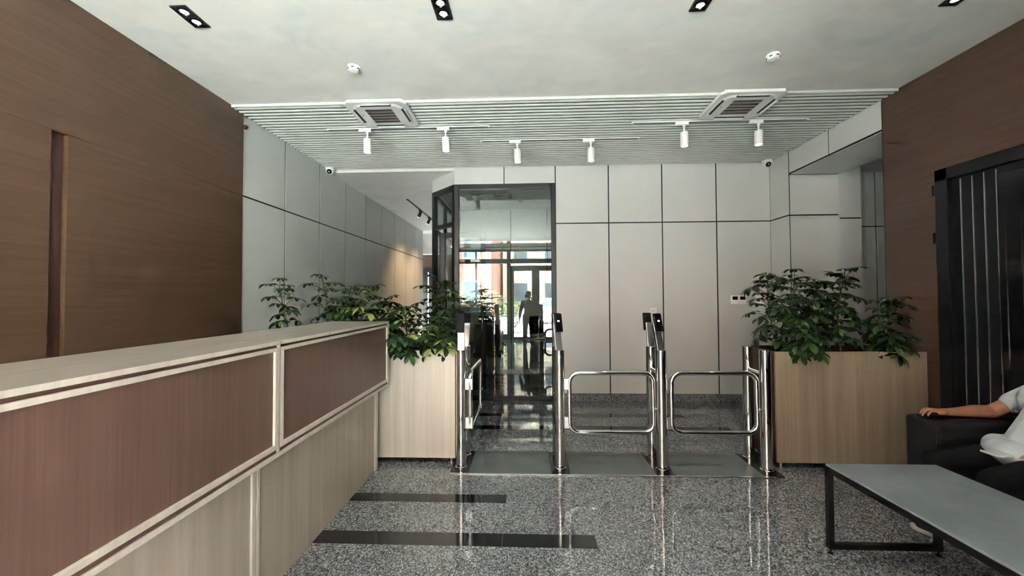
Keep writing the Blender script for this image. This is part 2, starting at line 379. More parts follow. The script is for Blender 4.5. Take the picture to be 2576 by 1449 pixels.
# right side: pilaster, opening, header
wr = struct(box(RX+.004, 4.10, 5.160, 5.56, 0, 3.42).build('wall_right', 'joint_black'), 'right wall with grey panelled opening and brown wood')
for z0, z1 in ((.105, JZ-G), (JZ+G, 3.42)):
    box(RX, RX+.006, 5.152, YB, z0, z1).build('panel', 'panel_grey', wr)
for z0, z1 in ((0, JZ-G), (JZ+G, 3.089)):
    box(RX+.020, 4.115, 5.155, 5.162, z0, z1).build('panel', 'panel_grey', wr)
box(RX+.005, 4.12, 3.805, 5.16, 3.095, 3.42).build('header', 'joint_black', wr)
for a, b in ((3.81, 4.476), (4.476, 5.14)):
    box(RX, RX+.006, a+.006, b-.008, 3.112, 3.42).build('panel', 'panel_grey', wr)
    box(RX+.012, 4.125, a+.006, b-.008, 3.089, 3.096).build('panel', 'panel_grey', wr)
box(4.12, 4.60, 5.41, 5.60, 0, 3.42).build('return_wall', 'joint_black', wr)
for z0, z1 in ((0, JZ-G), (JZ+G, 3.42)):
    box(4.12, 4.60, 5.40, 5.412, z0, z1).build('panel', 'panel_grey', wr)
    for a, b in ((4.64, 5.39), (5.39, 6.6)):
        box(a+G, b-G, 6.08, 6.095, z0, z1).build('panel', 'panel_grey', wr)
box(4.4, 7.4, 6.095, 6.3, 0, 3.43).build('return_wall', 'joint_black', wr)
box(6.6, 6.8, 3.6, 6.3, 0, 3.43).build('return_wall', 'panel_grey', wr)
box(RX+.1, 6.8, 3.4, 3.62, 0, 3.43).build('return_wall', 'panel_grey', wr)
box(4.125, 6.8, 3.6, 6.3, 3.40, 3.43).build('passage_ceiling', 'plaster', wr)
# right brown wall around the black door
DY0, DY1, DZ = 2.29, 3.33, 2.54
BX = 3.455
box(BX, BX+.14, DY1, 3.80, 0, 3.415).build('wood_panel', 'brown_horizontal', wr)
box(BX, BX+.14, -2.0, DY0, 0, 3.415).build('wood_panel', 'brown_horizontal', wr)
box(BX, BX+.14, DY0, DY1, DZ, 3.415).build('wood_panel', 'brown_horizontal', wr)
box(BX+.14, BX+.3, -2.05, 3.62, 0, 3.43).build('core', 'joint_black', wr)
box(BX+.004, BX+.06, 3.80, 3.812, 0, 3.40).build('edge_strip', 'joint_black', wr)
d1 = sempty('door_1', (BX, 2.8, 0), 'black metal door with thin vertical light strips')
for a in ((BX-.022, BX+.05, DY1-.10, DY1, 0, DZ), (BX-.022, BX+.05, DY0, DY0+.10, 0, DZ), (BX-.022, BX+.05, DY0, DY1, DZ-.10, DZ)):
    box(*a).build('frame', 'black_metal', d1, bevel=.006)
box(BX+.02, BX+.08, DY0+.1, DY1-.1, .01, DZ-.1).build('leaf', 'door_black', d1)
box(BX+.010, BX+.022, DY0+.16, 2.925, .95, DZ-.16).build('glass_insert', 'black_gloss', d1)
for y in (3.168, 3.087, 3.011, 2.935): box(BX+.012, BX+.022, y-.0028, y+.0028, .04, DZ-.115).build('inlay_strip', 'brushed_steel', d1)
for y in (2.889, 2.80, 2.70): box(BX+.005, BX+.012, y-.0018, y+.0018, .97, DZ-.45).build('inlay_strip', 'steel_plate', d1)
for z in (2.37, 1.97, .5): B().cyl((BX-.026, DY1+.006, z-.045), (BX-.026, DY1+.006, z+.045), .009, 10).build('hinge', 'black_metal', d1)
B().tube([(BX, DY0+.19, 1.0), (BX-.05, DY0+.19, 1.0), (BX-.05, DY0+.33, 1.0)], .011, 10).build('handle', 'brushed_steel', d1, smooth=True)

# front wall behind the photographer: glazing to the street
wf = struct(box(1.12, 3.7, -2.25, -2.0, 0, 3.43).build('wall_front', 'brown_horizontal'), 'street front wall behind the photographer')
box(-3.2, -2.88, -2.25, -2.0, 0, 3.43).build('pier', 'brown_horizontal', wf)
box(-2.9, 1.12, -2.25, -2.0, 3.12, 3.33).build('lintel', 'panel_grey', wf)
w2 = sempty('window_2', (-.9, -2.1, 0), 'street side glazing with dark frames and entrance doors')
def fb(x0, x1, z0, z1): return box(x0, x1, -2.14, -2.06, z0, z1).build('frame_bar', FR, w2)
fb(-2.88, -2.80, 0, 3.12); fb(-1.78, -1.72, 0, 3.12); fb(-.68, -.55, 0, 3.12); fb(1.04, 1.12, 0, 3.12)
fb(-2.88, 1.12, 2.64, 2.80); fb(-2.88, 1.12, 3.05, 3.12); fb(-2.88, -.55, 0, .2); fb(-.55, 1.04, 2.38, 2.56)
fb(-.55, -.44, .0, 2.4); fb(.18, .44, 0, 2.4); fb(.93, 1.04, 0, 2.4); fb(-.55, 1.04, 0, .10)
for x0, x1, z0, z1 in ((-2.8, -1.78, .2, 2.64), (-1.72, -.68, .2, 2.64), (-2.8, -1.78, 2.8, 3.05), (-1.72, -.68, 2.8, 3.05), (-.55, 1.04, 2.8, 3.05), (-.55, 1.04, 2.56, 2.64), (-.44, .18, .1, 2.38), (.44, .93, .1, 2.38)):
    box(x0, x1, -2.104, -2.098, z0, z1).build('pane', 'glass_clear', w2)
box(-2.88, -.66, -2.104, -2.098, 3.33, 3.41).build('pane', 'glass_clear', w2); box(-.57, 1.12, -2.104, -2.098, 3.33, 3.41).build('pane', 'glass_clear', w2); fb(-.68, -.55, 3.33, 3.41)
struct(box(1.14, 1.26, -2.0, -.30, 0, 3.415).build('wall_light_block', 'panel_grey'), 'added unseen partition that shades the right side')  # unseen wall, added to keep window light off the right side
struct(box(7.4, 7.6, -2.1, 13, 0, 3.43).build('wall_outer', 'joint_black'))
struct(box(-6.2, 7.6, 12.95, 13.1, 0, 3.43).build('wall_rear', 'joint_black'))

# ------------------------------------------------------------------ reception counter: two units
def counter(y0, y1, label, far):
    t = thing('reception_counter', label, 'counter', (-1.45, (y0+y1)/2, 0), 'reception counter units')
    FX, BXx = -1.215, -1.32
    box(-1.72, FX, y0+.002, y1-.002, 1.268, 1.287).build('top_board', 'oak_along', t, bevel=.002, segs=1)
    box(FX-.001, FX+.0015, y0+.002, y1-.002, 1.269, 1.2865).build('edge_band', 'oak_light', t)
    box(-1.70, FX-.012, y0+.004, y1-.004, 1.25, 1.268).build('groove', 'brown_vertical', t)
    box(-1.70, FX-.03, y0+.004, y1-.004, .76, 1.25).build('carcass', 'brown_vertical', t)
    # framed brown front: rails and stiles of pale oak, panel slightly recessed
    box(FX-.03, FX, y0+.005, y1-.005, 1.237, 1.255).build('top_rail', 'oak_light', t, bevel=.0015, segs=1)
    box(FX-.03, FX, y0+.005, y1-.005, .762, .785).build('bottom_rail', 'oak_light', t, bevel=.0015, segs=1)
    for a, b in ((y0+.005, y0+.028), (y1-.036, y1-.013)):
        box(FX-.03, FX, a, b, .785, 1.237).build('stile', 'oak_light', t, bevel=.0015, segs=1)
    box(FX-.03, FX-.012, y0+.028, y1-.036, .785, 1.237).build('front_panel', 'brown_vertical', t)
    if far: box(-1.72, FX+.001, y1-.013, y1, .745, 1.268).build('end_board', 'oak_light', t)
    else: box(FX-.03, FX+.001, y1-.013, y1-.001, .745, 1.268).build('end_board', 'oak_vertical', t)
    # ledge under the front
    box(-1.70, FX-.010, y0+.004, y1-.004, .742, .762).build('groove', 'brown_vertical', t)
    box(-1.70, FX, y0+.002, y1-.002, .722, .742).build('ledge', 'oak_light', t, bevel=.0015, segs=1)
    # plinth cabinet
    box(-1.70, BXx, y0+.01, y1-.02, 0.0, .722).build('base_panel', 'oak_vertical', t)
    for a, b in (((y1-.055, y1-.030), (y1-.022, y1-.002)) if True else ()):
        box(BXx-.02, BXx+.010, a, b, 0.0, .722).build('base_stile', 'oak_light', t, bevel=.0015, segs=1)
    return t
counter(1.846, 3.324, 'far brown fronted reception counter unit next to the plants', True)
counter(.366, 1.844, 'near brown fronted reception counter unit at the left edge', False)

# ------------------------------------------------------------------ planters
def planter(x0, x1, y0, y1, z1, label, mfront, mside):
    t = thing('planter', label, 'planter', ((x0+x1)/2, (y0+y1)/2, 0), 'wooden planter boxes')
    box(x0, x1, y0, y0+.018, .045, z1).build('front_board', mfront, t, bevel=.0015, segs=1)
    box(x0, x1, y1-.018, y1, .045, z1).build('back_board', mside, t)
    box(x0, x0+.018, y0+.018, y1-.018, .045, z1).build('side_board', mside, t)
    box(x1-.018, x1, y0+.018, y1-.018, .045, z1).build('side_board', mside, t)
    box(x0+.018, x1-.018, y0+.018, y1-.018, .045, z1-.06).build('soil', 'soil', t)
    for x in (x0+.06, x1-.045):
        for y in (y0+.05, y1-.05): B().cyl((x, y, 0), (x, y, .045), .012, 10).build('foot', 'brushed_steel', t)
    return t
planter(-2.78, -.652, 3.45, 3.90, 1.011, 'pale oak planter beside the left gate post', 'oak_light', 'oak_vertical')
planter(2.165, 3.44, 3.43, 3.87, 1.006, 'oak fronted planter with dark sides beside the black door', 'oak_warm', 'dark_wood')

# ------------------------------------------------------------------ umbrella plants
def make_leaf(nl, R, L, yellow, seed):
    rnd = random.Random(seed); b = B()
    e = Vector((L*.9, 0, L*.45))
    b.tube([(0, 0, 0), e*.5+Vector((0, 0, .012)), e], [.0032, .0026, .0022], 6, mi=0)
    tilt = Matrix.Rotation(rnd.uniform(.1, .6), 3, 'Y')
    for k in range(nl):
        q = 2*math.pi*(k+.3*rnd.random())/nl
        ln = R*rnd.uniform(.82, 1.08)*(1-.16*math.cos(q-math.pi)); wd = ln*rnd.uniform(.165, .205); dr = rnd.uniform(.35, .75)
        d = Vector((math.cos(q), math.sin(q), 0)); sdir = Vector((-d.y, d.x, 0))
        prof = [(.0, .06), (.14, .12), (.38, .72), (.62, 1.0), (.84, .78), (1.0, .06)]
        Lr, Ce, Rr = [], [], []
        for u, wv in prof:
            z = .05*R*u - dr*ln*u*u*.62
            c = d*(ln*u*(1-.22*dr*u)) + Vector((0, 0, z))
            up = Vector((0, 0, wd*wv*.28))
            Ce.append(c); Lr.append(c+sdir*wd*wv+up); Rr.append(c-sdir*wd*wv+up)
        vs_ = [e + tilt @ p for p in Lr+Ce+Rr]; n = len(prof)
        yl = rnd.random() < yellow; bright = 2 if rnd.random() < .25 else 1
        fs_ = [(i, i+1, n+i+1, n+i) for i in range(n-1)]; b.add(vs_, fs_, 3 if yl else bright)
        b2 = [(n+i, n+i+1, 2*n+i+1, 2*n+i) for i in range(n-1)]
        o = len(b.v)-len(vs_); b.f += [tuple(j+o for j in f) for f in b2]; b.mi += [3 if (yl and rnd.random() < .2) else bright]*len(b2)
    o = b.build('leaf', ['petiole', 'leaf_green', 'leaf_bright', 'leaf_yellow'], smooth=True)
    me = o.data; bpy.data.objects.remove(o); return me
LEAF = [make_leaf(7+i % 3, .094+.008*(i % 3), .085+.018*(i % 4), 0, i) for i in range(8)]
LEAFY = [make_leaf(7+i % 3, .094+.008*(i % 3), .085+.018*(i % 4), .42, 40+i) for i in range(6)]
def plant(base, top, n, label, spread=1.0, yellow=.0, t0=.25, seed=1, bend=.04, size=1.12, group='umbrella plants in the planters', face=None):
    rnd = random.Random(seed); base = Vector(base); top = Vector(top)
    t = thing('umbrella_plant', label, 'plant', base, group)
    side = Vector((rnd.uniform(-1, 1), rnd.uniform(-1, 1), 0)).normalized()*bend
    pts = [base.lerp(top, u) + side*math.sin(math.pi*u) for u in [i/8 for i in range(9)]]
    B().tube(pts, [.0075-.0005*i for i in range(9)], 8).build('stem', 'stem', t, smooth=True)
    ph = rnd.uniform(0, 6.28)
    n = int(n*1.25)
    for i in range(n):
        u = t0+(1-t0)*(i+.5)/n if n > 1 else 1; ph += 2.4+rnd.uniform(-.4, .4)
        p = base.lerp(top, u) + side*math.sin(math.pi*u)
        me = rnd.choice(LEAFY if rnd.random() < yellow else LEAF)
        o = bpy.data.objects.new('leaf', me); col.objects.link(o); o.parent = t
        o.location = p-base
        a = ph if face is None else face+rnd.uniform(-1.5, 1.5)
        pit = -.75*(u-.35)+rnd.uniform(-.2, .3)
        o.rotation_euler = (Matrix.Rotation(a, 3, 'Z') @ Matrix.Rotation(pit, 3, 'Y')).to_euler()
        s = size*rnd.uniform(.82, 1.12)*(1 if u < .9 else .85); o.scale = (s*spread, s*spread, s)
    return t
SZ = .95
plant((-2.27, 3.66, SZ), (-2.43, 3.66, 1.60), 12, 'tall sparse umbrella plant nearest the brown wall', seed=1, t0=.30, bend=.03)
plant((-1.98, 3.68, SZ), (-2.02, 3.70, 1.68), 12, 'tallest umbrella plant behind the counter, second from the brown wall', seed=2, t0=.25)
plant((-1.80, 3.70, SZ), (-1.73, 3.68, 1.54), 19, 'bushy umbrella plant behind the far end of the counter top', seed=3, yellow=.2)
plant((-1.62, 3.64, SZ), (-1.53, 3.64, 1.54), 19, 'umbrella plant at the corner where the counter top ends', seed=4, yellow=.3)
plant((-1.38, 3.62, SZ), (-1.34, 3.62, 1.42), 19, 'low bushy umbrella plant just past the counter end', seed=5, yellow=.3)
plant((-1.08, 3.72, SZ), (-.87, 3.74, 1.62), 17, 'tall leggy umbrella plant in front of the glass office corner', seed=6, yellow=.0)
plant((-.86, 3.66, SZ), (-.72, 3.66, 1.46), 18, 'umbrella plant leaning over the left gate post', seed=7, yellow=.25)
plant((-1.08, 3.58, SZ-.02), (-1.13, 3.50, 1.33), 22, 'dense umbrella plant at the middle of the pale planter', seed=8, yellow=.35, t0=.1, spread=1.05)
plant((-.84, 3.56, SZ-.03), (-.78, 3.44, 1.22), 20, 'variegated umbrella plant drooping over the pale planter front', seed=9, yellow=.8, t0=.1)
plant((-1.22, 3.55, SZ-.02), (-1.14, 3.40, 1.10), 14, 'dark leaved umbrella plant hanging low over the pale planter rim', seed=10, yellow=.25, t0=.1, face=-1.57)
plant((2.36, 3.64, SZ), (2.22, 3.60, 1.62), 26, 'umbrella plant at the gate side of the oak planter', seed=11, t0=.1)
plant((2.50, 3.60, SZ), (2.46, 3.60, 1.64), 28, 'dense umbrella plant second from the gates in the oak planter', seed=12, t0=.05)
plant((2.66, 3.66, SZ), (2.70, 3.64, 1.60), 26, 'umbrella plant in the middle of the oak planter', seed=13, t0=.1)
plant((2.88, 3.62, SZ), (2.92, 3.62, 1.68), 30, 'tallest umbrella plant of the oak planter before the brown wall', seed=14, t0=.1)
plant((2.40, 3.52, SZ-.02), (2.36, 3.40, 1.14), 16, 'low umbrella plant drooping over the left rim of the oak planter', seed=15, t0=.1, face=-1.57)
plant((3.22, 3.60, SZ), (3.24, 3.50, 1.40), 18, 'shaded umbrella plant in front of the black door', seed=16, t0=.2)
plant((3.12, 3.54, SZ-.02), (3.20, 3.40, 1.10), 12, 'shaded umbrella plant drooping over the right rim of the oak planter', seed=17, t0=.1, face=-1.57)

# ------------------------------------------------------------------ access gates
UX = [-.582, .281, 1.156, 2.035]; PY0, PY1 = 3.362, 3.625; PZ = 1.032
def loop_pts(x0, x1, z0, z1, r, y, n=6):
    pts = []
    for cx, cz, a0 in ((x1-r, z1-r, 0), (x0+r, z1-r, 90), (x0+r, z0+r, 180), (x1-r, z0+r, 270)):
        for k in range(n+1):
            q = math.radians(a0+90*k/n); pts.append(Vector((cx+r*math.cos(q), y, cz+r*math.sin(q))))
    return pts
def reader(t, x, y, lean, yaw, lit, sh=.235):
    """stalk rising from a post top at (x, y) and leaning along y, a black card reader on its face"""
    R = Matrix.Rotation(yaw, 3, 'Z') @ Matrix.Rotation(-lean, 3, 'X'); o = Vector((x, y, PZ))
    st = B().obox(o + R @ Vector((0, 0, sh/2-.015)), (.032, .016, sh/2), R).build('reader_stalk', 'brushed_steel', t, bevel=.004)
    c = o + R @ Vector((.010, -.028, .235))
    rd = B().obox(c, (.036, .011, .082), R).build('card_reader', 'black_gloss' if lit else 'black_matte', t, bevel=.006)
    B().obox(o + R @ Vector((.010, -.0165, .235)), (.038, .003, .084), R).build('reader_rim', 'brushed_steel' if lit else 'black_matte', t, bevel=.002)
    if lit: B().obox(c + R @ Vector((0, -.0115, .012)), (.009, .0012, .007), R).build('key_icon', 'icon_white', rd)
def gate(i, label, arm):
    x = UX[i]
    t = thing('access_gate' if arm else 'gate_end_post', label, 'gate', (x, 3.48, 0), 'stainless access gates in a row')
    box(x-.078, x+.078, 3.252, 3.705, 0.002, .008).build('base_plate', 'base_plate', t)
    for y in (PY0, PY1):
        B().lathe((x, y, .008), (x, y, PZ), [(0, .052), (.010, .052), (.016, .0445), (PZ-.020, .0445), (PZ-.014, .046), (PZ-.010, .046), (PZ-.008, .043)], 28).build('post', 'chrome', t, smooth=30)
    B().cyl((x, PY0+.03, .822), (x, PY1-.03, .822), .02, 16).build('crossbar', 'chrome', t, smooth=30)
    box(x-.010, x+.010, PY0+.03, PY1-.03, .008, .10).build('kick_panel', 'steel_plate', t)
    if arm == 'closed':
        x0, x1 = x+.086, x+.806
        a = B().tube(loop_pts(x0, x1, .319, .832, .085, PY0), .0205, 14, True).build('gate_arm', 'chrome', t, smooth=True)
        for z in (.735, .40):
            B().box(x+.040, x0+.004, PY0-.016, PY0+.016, z-.048, z+.048).build('hinge', 'brushed_steel', a, bevel=.004)
        B().lathe((x1+.012, PY0-.005, .52), (x1+.012, PY0-.03, .52), [(0, .016), (.012, .016), (.02, .010)], 14).build('stop_bolt', 'brushed_steel', a)
    elif arm == 'open':
        y0, y1 = PY0-.02, PY0+.70; px = x+.083
        pts = [Vector((px, p.x, p.z)) for p in loop_pts(y0, y1, .319, .832, .085, 0)]
        a = B().tube(pts, .0205, 14, True).build('gate_arm', 'chrome', t, smooth=True)
        for z in (.735, .40):
            B().box(x+.040, px+.024, y0-.018, y0+.022, z-.048, z+.048).build('hinge', 'brushed_steel', a, bevel=.004)
        B().lathe((px+.01, y1, .52), (px+.035, y1, .52), [(0, .016), (.012, .016), (.02, .010)], 14).build('stop_bolt', 'brushed_steel', a)
    if arm:
        if i == 0: reader(t, x+.0, PY0, -.12, math.pi+.1, False, .165)
        else: reader(t, x-.004, PY0, .30, .22, True)
        reader(t, x, PY1, -.25, math.pi-.05, False)
    return t
gate(0, 'access gate with its arm swung open, next to the pale planter', 'open')
gate(1, 'access gate with its closed arm across the middle lane', 'closed')
gate(2, 'access gate with its closed arm across the right lane', 'closed')
gate(3, 'plain pair of chrome posts without reader beside the oak planter', None)
for (a, b), lb in zip(zip(UX, UX[1:]), ('left open', 'middle', 'right')):
    tag(box(a+.080, b-.080, 3.252, 3.72, .0015, .007).build('lane_mat', 'mat_grey'), f'grey mat on the floor of the {lb} gate lane', 'mat', 'grey mats between the gate posts')
tag(box(UX[0]-.08, UX[3]+.0, 3.238, 3.251, .0012, .008).build('edge_strip', 'brushed_steel'), 'thin steel edge strip along the front of the gate mats', 'strip')

# ------------------------------------------------------------------ ceiling fixtures
def downlight(x, y, label):
    t = thing('downlight', label, 'ceiling lamp', (x, y, 3.412), 'twin black downlights near the camera')
    fr = B()
    for a in ((x-.055, x-.043, y-.1, y+.1), (x+.043, x+.055, y-.1, y+.1), (x-.043, x+.043, y-.1, y-.088), (x-.043, x+.043, y+.088, y+.1), (x-.043, x+.043, y-.006, y+.006)):
        fr.box(*a, 3.403, 3.411)
    fr.build('frame', 'black_plastic', t)
    box(x-.044, x+.044, y-.09, y+.09, 3.409, 3.4105).build('back_plate', 'black_plastic', t)
    for dy_ in (-.047, .047):
        B().lathe((x, y+dy_, 3.4095), (x, y+dy_, 3.399), [(0, .040), (.006, .040), (.009, .036), (.0091, .031), (.004, .028)], 24).build('lamp_ring', 'black_gloss', t, smooth=30)
        B().lathe((x, y+dy_, 3.408), (x, y+dy_, 3.400), [(0, .0275), (.002, .0275), (.005, .016), (.0065, .006)], 24).build('lamp_lens', 'lamp_lens', t, smooth=True)
        light('downlight_beam', 'SPOT', (x, y+dy_, 3.392), 3, (1, .95, .88), (x, y+dy_, 0), spot_size=1.5, spot_blend=.8, shadow_soft_size=.03)
for x, lb in ((-2.27, 'above the counter, nearest the brown left wall'), (-.55, 'second from the left wall at the top edge'), (1.15, 'third from the left at the top edge'), (2.785, 'cut by the top edge near the right wall')):
    downlight(x, 2.464 if x < 2 else 2.49, 'black twin downlight ' + lb)
def smoke(x, y, label):
    t = thing('smoke_detector', label, 'detector', (x, y, 3.412), 'white smoke detectors')
    B().lathe((x, y, 3.412), (x, y, 3.36), [(0, .05), (.012, .05), (.014, .046), (.030, .044), (.038, .034), (.040, .02)], 12).build('housing', 'white_plastic', t)
    for a in (.5, 1.6, 2.7, 3.8, 4.9, 6.0):
        p = Vector((x+.0445*math.cos(a), y+.0445*math.sin(a), 3.39)); B().obox(p, (.003, .010, .003), Matrix.Rotation(a, 3, 'Z')).build('vent', 'joint_black', t)
smoke(-1.425, 3.076, 'white smoke detector left of centre on the plaster ceiling')
smoke(1.971, 3.075, 'white smoke detector right of centre on the plaster ceiling')

def rrect(cx, cy_, hx, hy, r, n=5, cut=False):
    pts = []
    for sx, sy, a0 in ((1, 1, 0), (-1, 1, 90), (-1, -1, 180), (1, -1, 270)):
        for k in range(n+1):
            q = math.radians(a0+90*k/n); pts.append((cx+sx*(hx-r)+r*math.cos(q), cy_+sy*(hy-r)+r*math.sin(q)))
    return pts
def cassette(cx, cy_, label):
    t = thing('air_conditioner', label, 'air conditioner', (cx, cy_, 3.40), 'ceiling cassette air conditioners')
    hx, hy = .305, .272; zb = 3.358
    B().prism(rrect(cx, cy_, hx, hy, .05, 1), zb, zb+.030).build('panel', 'ac_white', t, bevel=.006)
    box(cx-hx+.03, cx+hx-.03, cy_-hy+.03, cy_+hy-.03, zb+.03, 3.40).build('body', 'ac_white', t)
    B().prism(rrect(cx, cy_, hx-.075, hy-.07, .075, 6), zb-.008, zb+.002).build('inner_panel', 'ac_white', t, bevel=.003)
    B().prism(rrect(cx, cy_, hx-.055, hy-.052, .09, 6), zb-.003, zb+.001).build('outlet_ring', 'white_plastic', t)
    for sx, sy in ((0, -1), (0, 1), (-1, 0), (1, 0)):
        if sx: a = (cx+sx*(hx-.066)-.012, cx+sx*(hx-.066)+.012, cy_-.135, cy_+.135)
        else: a = (cx-.15, cx+.15, cy_+sy*(hy-.062)-.012, cy_+sy*(hy-.062)+.012)
        box(*a, zb-.0095, zb-.002).build('outlet_slot', 'slot_dark', t)
        if sx: R = Matrix.Rotation(sx*.5, 3, 'Y'); B().obox((cx+sx*(hx-.046), cy_, zb-.010), (.013, .13, .0022), R).build('louvre_flap', 'white_plastic', t)
        else: R = Matrix.Rotation(-sy*.5, 3, 'X'); B().obox((cx, cy_+sy*(hy-.042), zb-.010), (.145, .012, .0022), R).build('louvre_flap', 'white_plastic', t)
    for k in range(5):
        y = cy_-.118+k*.059
        g = box(cx-.135, cx+.135, y-.022, y+.022, zb-.0095, zb-.006).build('intake_grille', 'slot_dark', t)
        b = B()
        for j in range(34): xx = cx-.132+j*.008; b.box(xx-.0016, xx+.0016, y-.022, y+.022, zb-.0115, zb-.009)
        b.build('grille_bars', 'grille_brown', g)
    B().cyl((cx-.20, cy_-.02, zb-.007), (cx-.20, cy_-.02, zb-.011), .006, 12).build('sensor', 'black_plastic', t)
cassette(-1.455, 3.812, 'white ceiling cassette air conditioner on the counter side')
cassette(2.115, 3.800, 'white ceiling cassette air conditioner on the brown right wall side')

def rail(x0, x1, y, label):
    t = thing('track_rail', label, 'rail', ((x0+x1)/2, y, 3.385), 'white lighting rails under the slats')
    box(x0, x1, y-.011, y+.011, 3.374, 3.3855).build('rail_body', 'white_plastic', t)
    box(x0+.005, x1-.005, y-.006, y+.006, 3.3725, 3.3745).build('rail_slot', 'slot_dark', t)
    for x in (x0, x1): box(x-.010, x+.010, y-.012, y+.012, 3.371, 3.385).build('end_cap', 'white_plastic', t)
rail(-2.22, -.41, 4.16, 'white lighting rail behind the left air conditioner')
rail(-.54, 1.34, 4.555, 'white lighting rail at the middle, furthest back')
rail(1.16, 3.01, 4.155, 'white lighting rail behind the right air conditioner')
def spot(x, y, label, tilt):
    t = thing('track_spotlight', label, 'spotlight', (x, y, 3.365), 'white track spotlights')
    box(x-.075, x+.065, y-.018, y+.018, 3.342, 3.375).build('adapter', 'white_plastic', t, bevel=.004)
    ax = Vector((math.sin(tilt), -.04, -1)).normalized()
    B().lathe((x+.022, y, 3.34), (x+.022, y, 3.26), [(0, .017), (.016, .017), (.022, .009), (.085, .009)], 14).build('stem', 'white_plastic', t, smooth=30)
    p = Vector((x+.022, y, 3.262)); 
    h = B().lathe(p, p+ax, [(0, .040), (.003, .0425), (.150, .0425), (.152, .041), (.152, .036), (.128, .030), (.127, .004)], 24).build('lamp_head', 'white_plastic', t, smooth=30)
    B().lathe(p+ax*.129, p+ax*.14, [(0, .027), (.003, .027), (.007, .012), (.008, .004)], 18).build('lens', 'spot_lens', h)
for x, y, tl, lb in ((-1.79, 4.16, .03, 'first from the left, under the left air conditioner'), (-.91, 4.16, .05, 'second from the left'), (-.125, 4.555, .03, 'third from the left, on the middle rail'), (.755, 4.555, 0, 'fourth from the left, on the middle rail'), (1.69, 4.155, -.02, 'fifth from the left, beside the right air conditioner'), (2.475, 4.155, -.05, 'rightmost, under the right air conditioner')):
    spot(x, y, 'white cylindrical track spotlight, ' + lb, tl)
def dome(x, y, label, yaw):
    t = thing('security_camera', label, 'camera', (x, y, 3.392), 'white dome security cameras')
    B().lathe((x, y, 3.392), (x, y, 3.30), [(0, .068), (.020, .066), (.034, .060)], 24).build('base', 'white_plastic', t, smooth=30)
    e = B().ell((x, y, 3.350), (.058, .058, .058)).build('turret', 'white_plastic', t, smooth=True)
    d = Vector((math.sin(yaw), -math.cos(yaw), -.55)).normalized(); c = Vector((x, y, 3.350))
    B().lathe(c+d*.040, c+d*.08, [(0, .037), (.012, .035), (.017, .028)], 20).build('lens', 'black_gloss', e, smooth=30)
dome(-2.862, 5.44, 'white dome security camera high on the grey left wall', .15); dome(3.385, 5.46, 'white dome security camera in the right back corner', -.1)

# corridor track with black spots, warm light on the panels
t = thing('corridor_track', 'thin black lighting track on the corridor ceiling', 'rail', (-2.25, 9, 3.352))
box(-2.265, -2.235, 7.1, 11.0, 3.335, 3.352).build('rail_body', 'black_metal', t)
for y, lb in ((8.0, 'nearer'), (8.75, 'farther')):
    s = thing('corridor_spotlight', f'{lb} small black spotlight on the corridor track', 'spotlight', (-2.25, y, 3.335), 'black corridor spotlights')
    box(-2.268, -2.232, y-.07, y+.07, 3.305, 3.335).build('adapter', 'black_metal', s)
    h = B().cyl((-2.25, y+.02, 3.31), (-2.30, y+.03, 3.20), .032, 18).build('lamp_head', 'black_metal', s, smooth=30)
    B().cyl((-2.298, y+.0296, 3.205), (-2.303, y+.0305, 3.194), .026, 18).build('lens', 'lamp_lens', h)
for y in (8.7, 9.8): light('corridor_beam', 'SPOT', (-2.0, y, 3.0), 30, (1, .68, .36), (-2.9, y+.2, 1.1), spot_size=1.9, spot_blend=1.0, shadow_soft_size=.12)
t = thing('office_ceiling_panel', 'small dark edged unlit panel on the office ceiling', 'ceiling panel', (-.43, 6.95, 3.36))
box(-.60, -.27, 6.85, 7.15, 3.335, 3.36).build('frame', 'black_plastic', t, bevel=.01); box(-.585, -.285, 6.865, 7.135, 3.331, 3.336).build('diffuser', 'frame_grey', t)
light('passage_fill', 'POINT', (4.9, 4.2, 3.2), .8, (1, .96, .9), shadow_soft_size=.1)  # added fill light without a fixture, brightens the panels in the right opening

# wall fittings
t = thing('thermostat', 'white double thermostat with two dark screens on the back wall', 'thermostat', (2.995, 5.53, 1.44))
box(2.886, 3.104, 5.515, 5.535, 1.372, 1.504).build('plate', 'white_plastic', t, bevel=.004)
for x in (2.945, 3.05): box(x-.036, x+.036, 5.5135, 5.5155, 1.438, 1.484).build('screen', 'black_gloss', t)
for x in (2.945, 3.05):
    for k in range(4): box(x-.03+k*.017, x-.02+k*.017, 5.5135, 5.5155, 1.385, 1.425).build('button', 'indicator', t)
t = thing('wall_switch', 'white double wall switch half hidden by leaves, right of the thermostat', 'switch', (3.29, 5.53, 1.44))
box(3.225, 3.39, 5.515, 5.535, 1.372, 1.504).build('plate', 'white_plastic', t, bevel=.004)
for x in (3.268, 3.347): box(x-.03, x+.03, 5.511, 5.516, 1.39, 1.486).build('rocker', 'indicator', t, bevel=.002)
t = thing('wall_socket', 'small white socket on the back wall above the third gate post', 'socket', (1.805, 5.53, 1.29))
box(1.762, 1.85, 5.517, 5.535, 1.25, 1.332).build('plate', 'white_plastic', t, bevel=.004)
for x in (1.798, 1.814): B().cyl((x, 5.5175, 1.284), (x, 5.5155, 1.284), .005, 10).build('pin_hole', 'joint_black', t)
t = thing('alarm_sounder', 'small dark red alarm sounder beside the top of the brown wall', 'alarm', (-2.90, 3.83, 3.29))
box(-2.93, -2.918, 3.800, 3.835, 3.23, 3.31).build('base', 'white_plastic', t)
B().lathe((-2.918, 3.818, 3.27), (-2.85, 3.818, 3.27), [(0, .024), (.012, .024), (.022, .018), (.026, .008)], 20).build('dome', 'red_plastic', t, smooth=True)

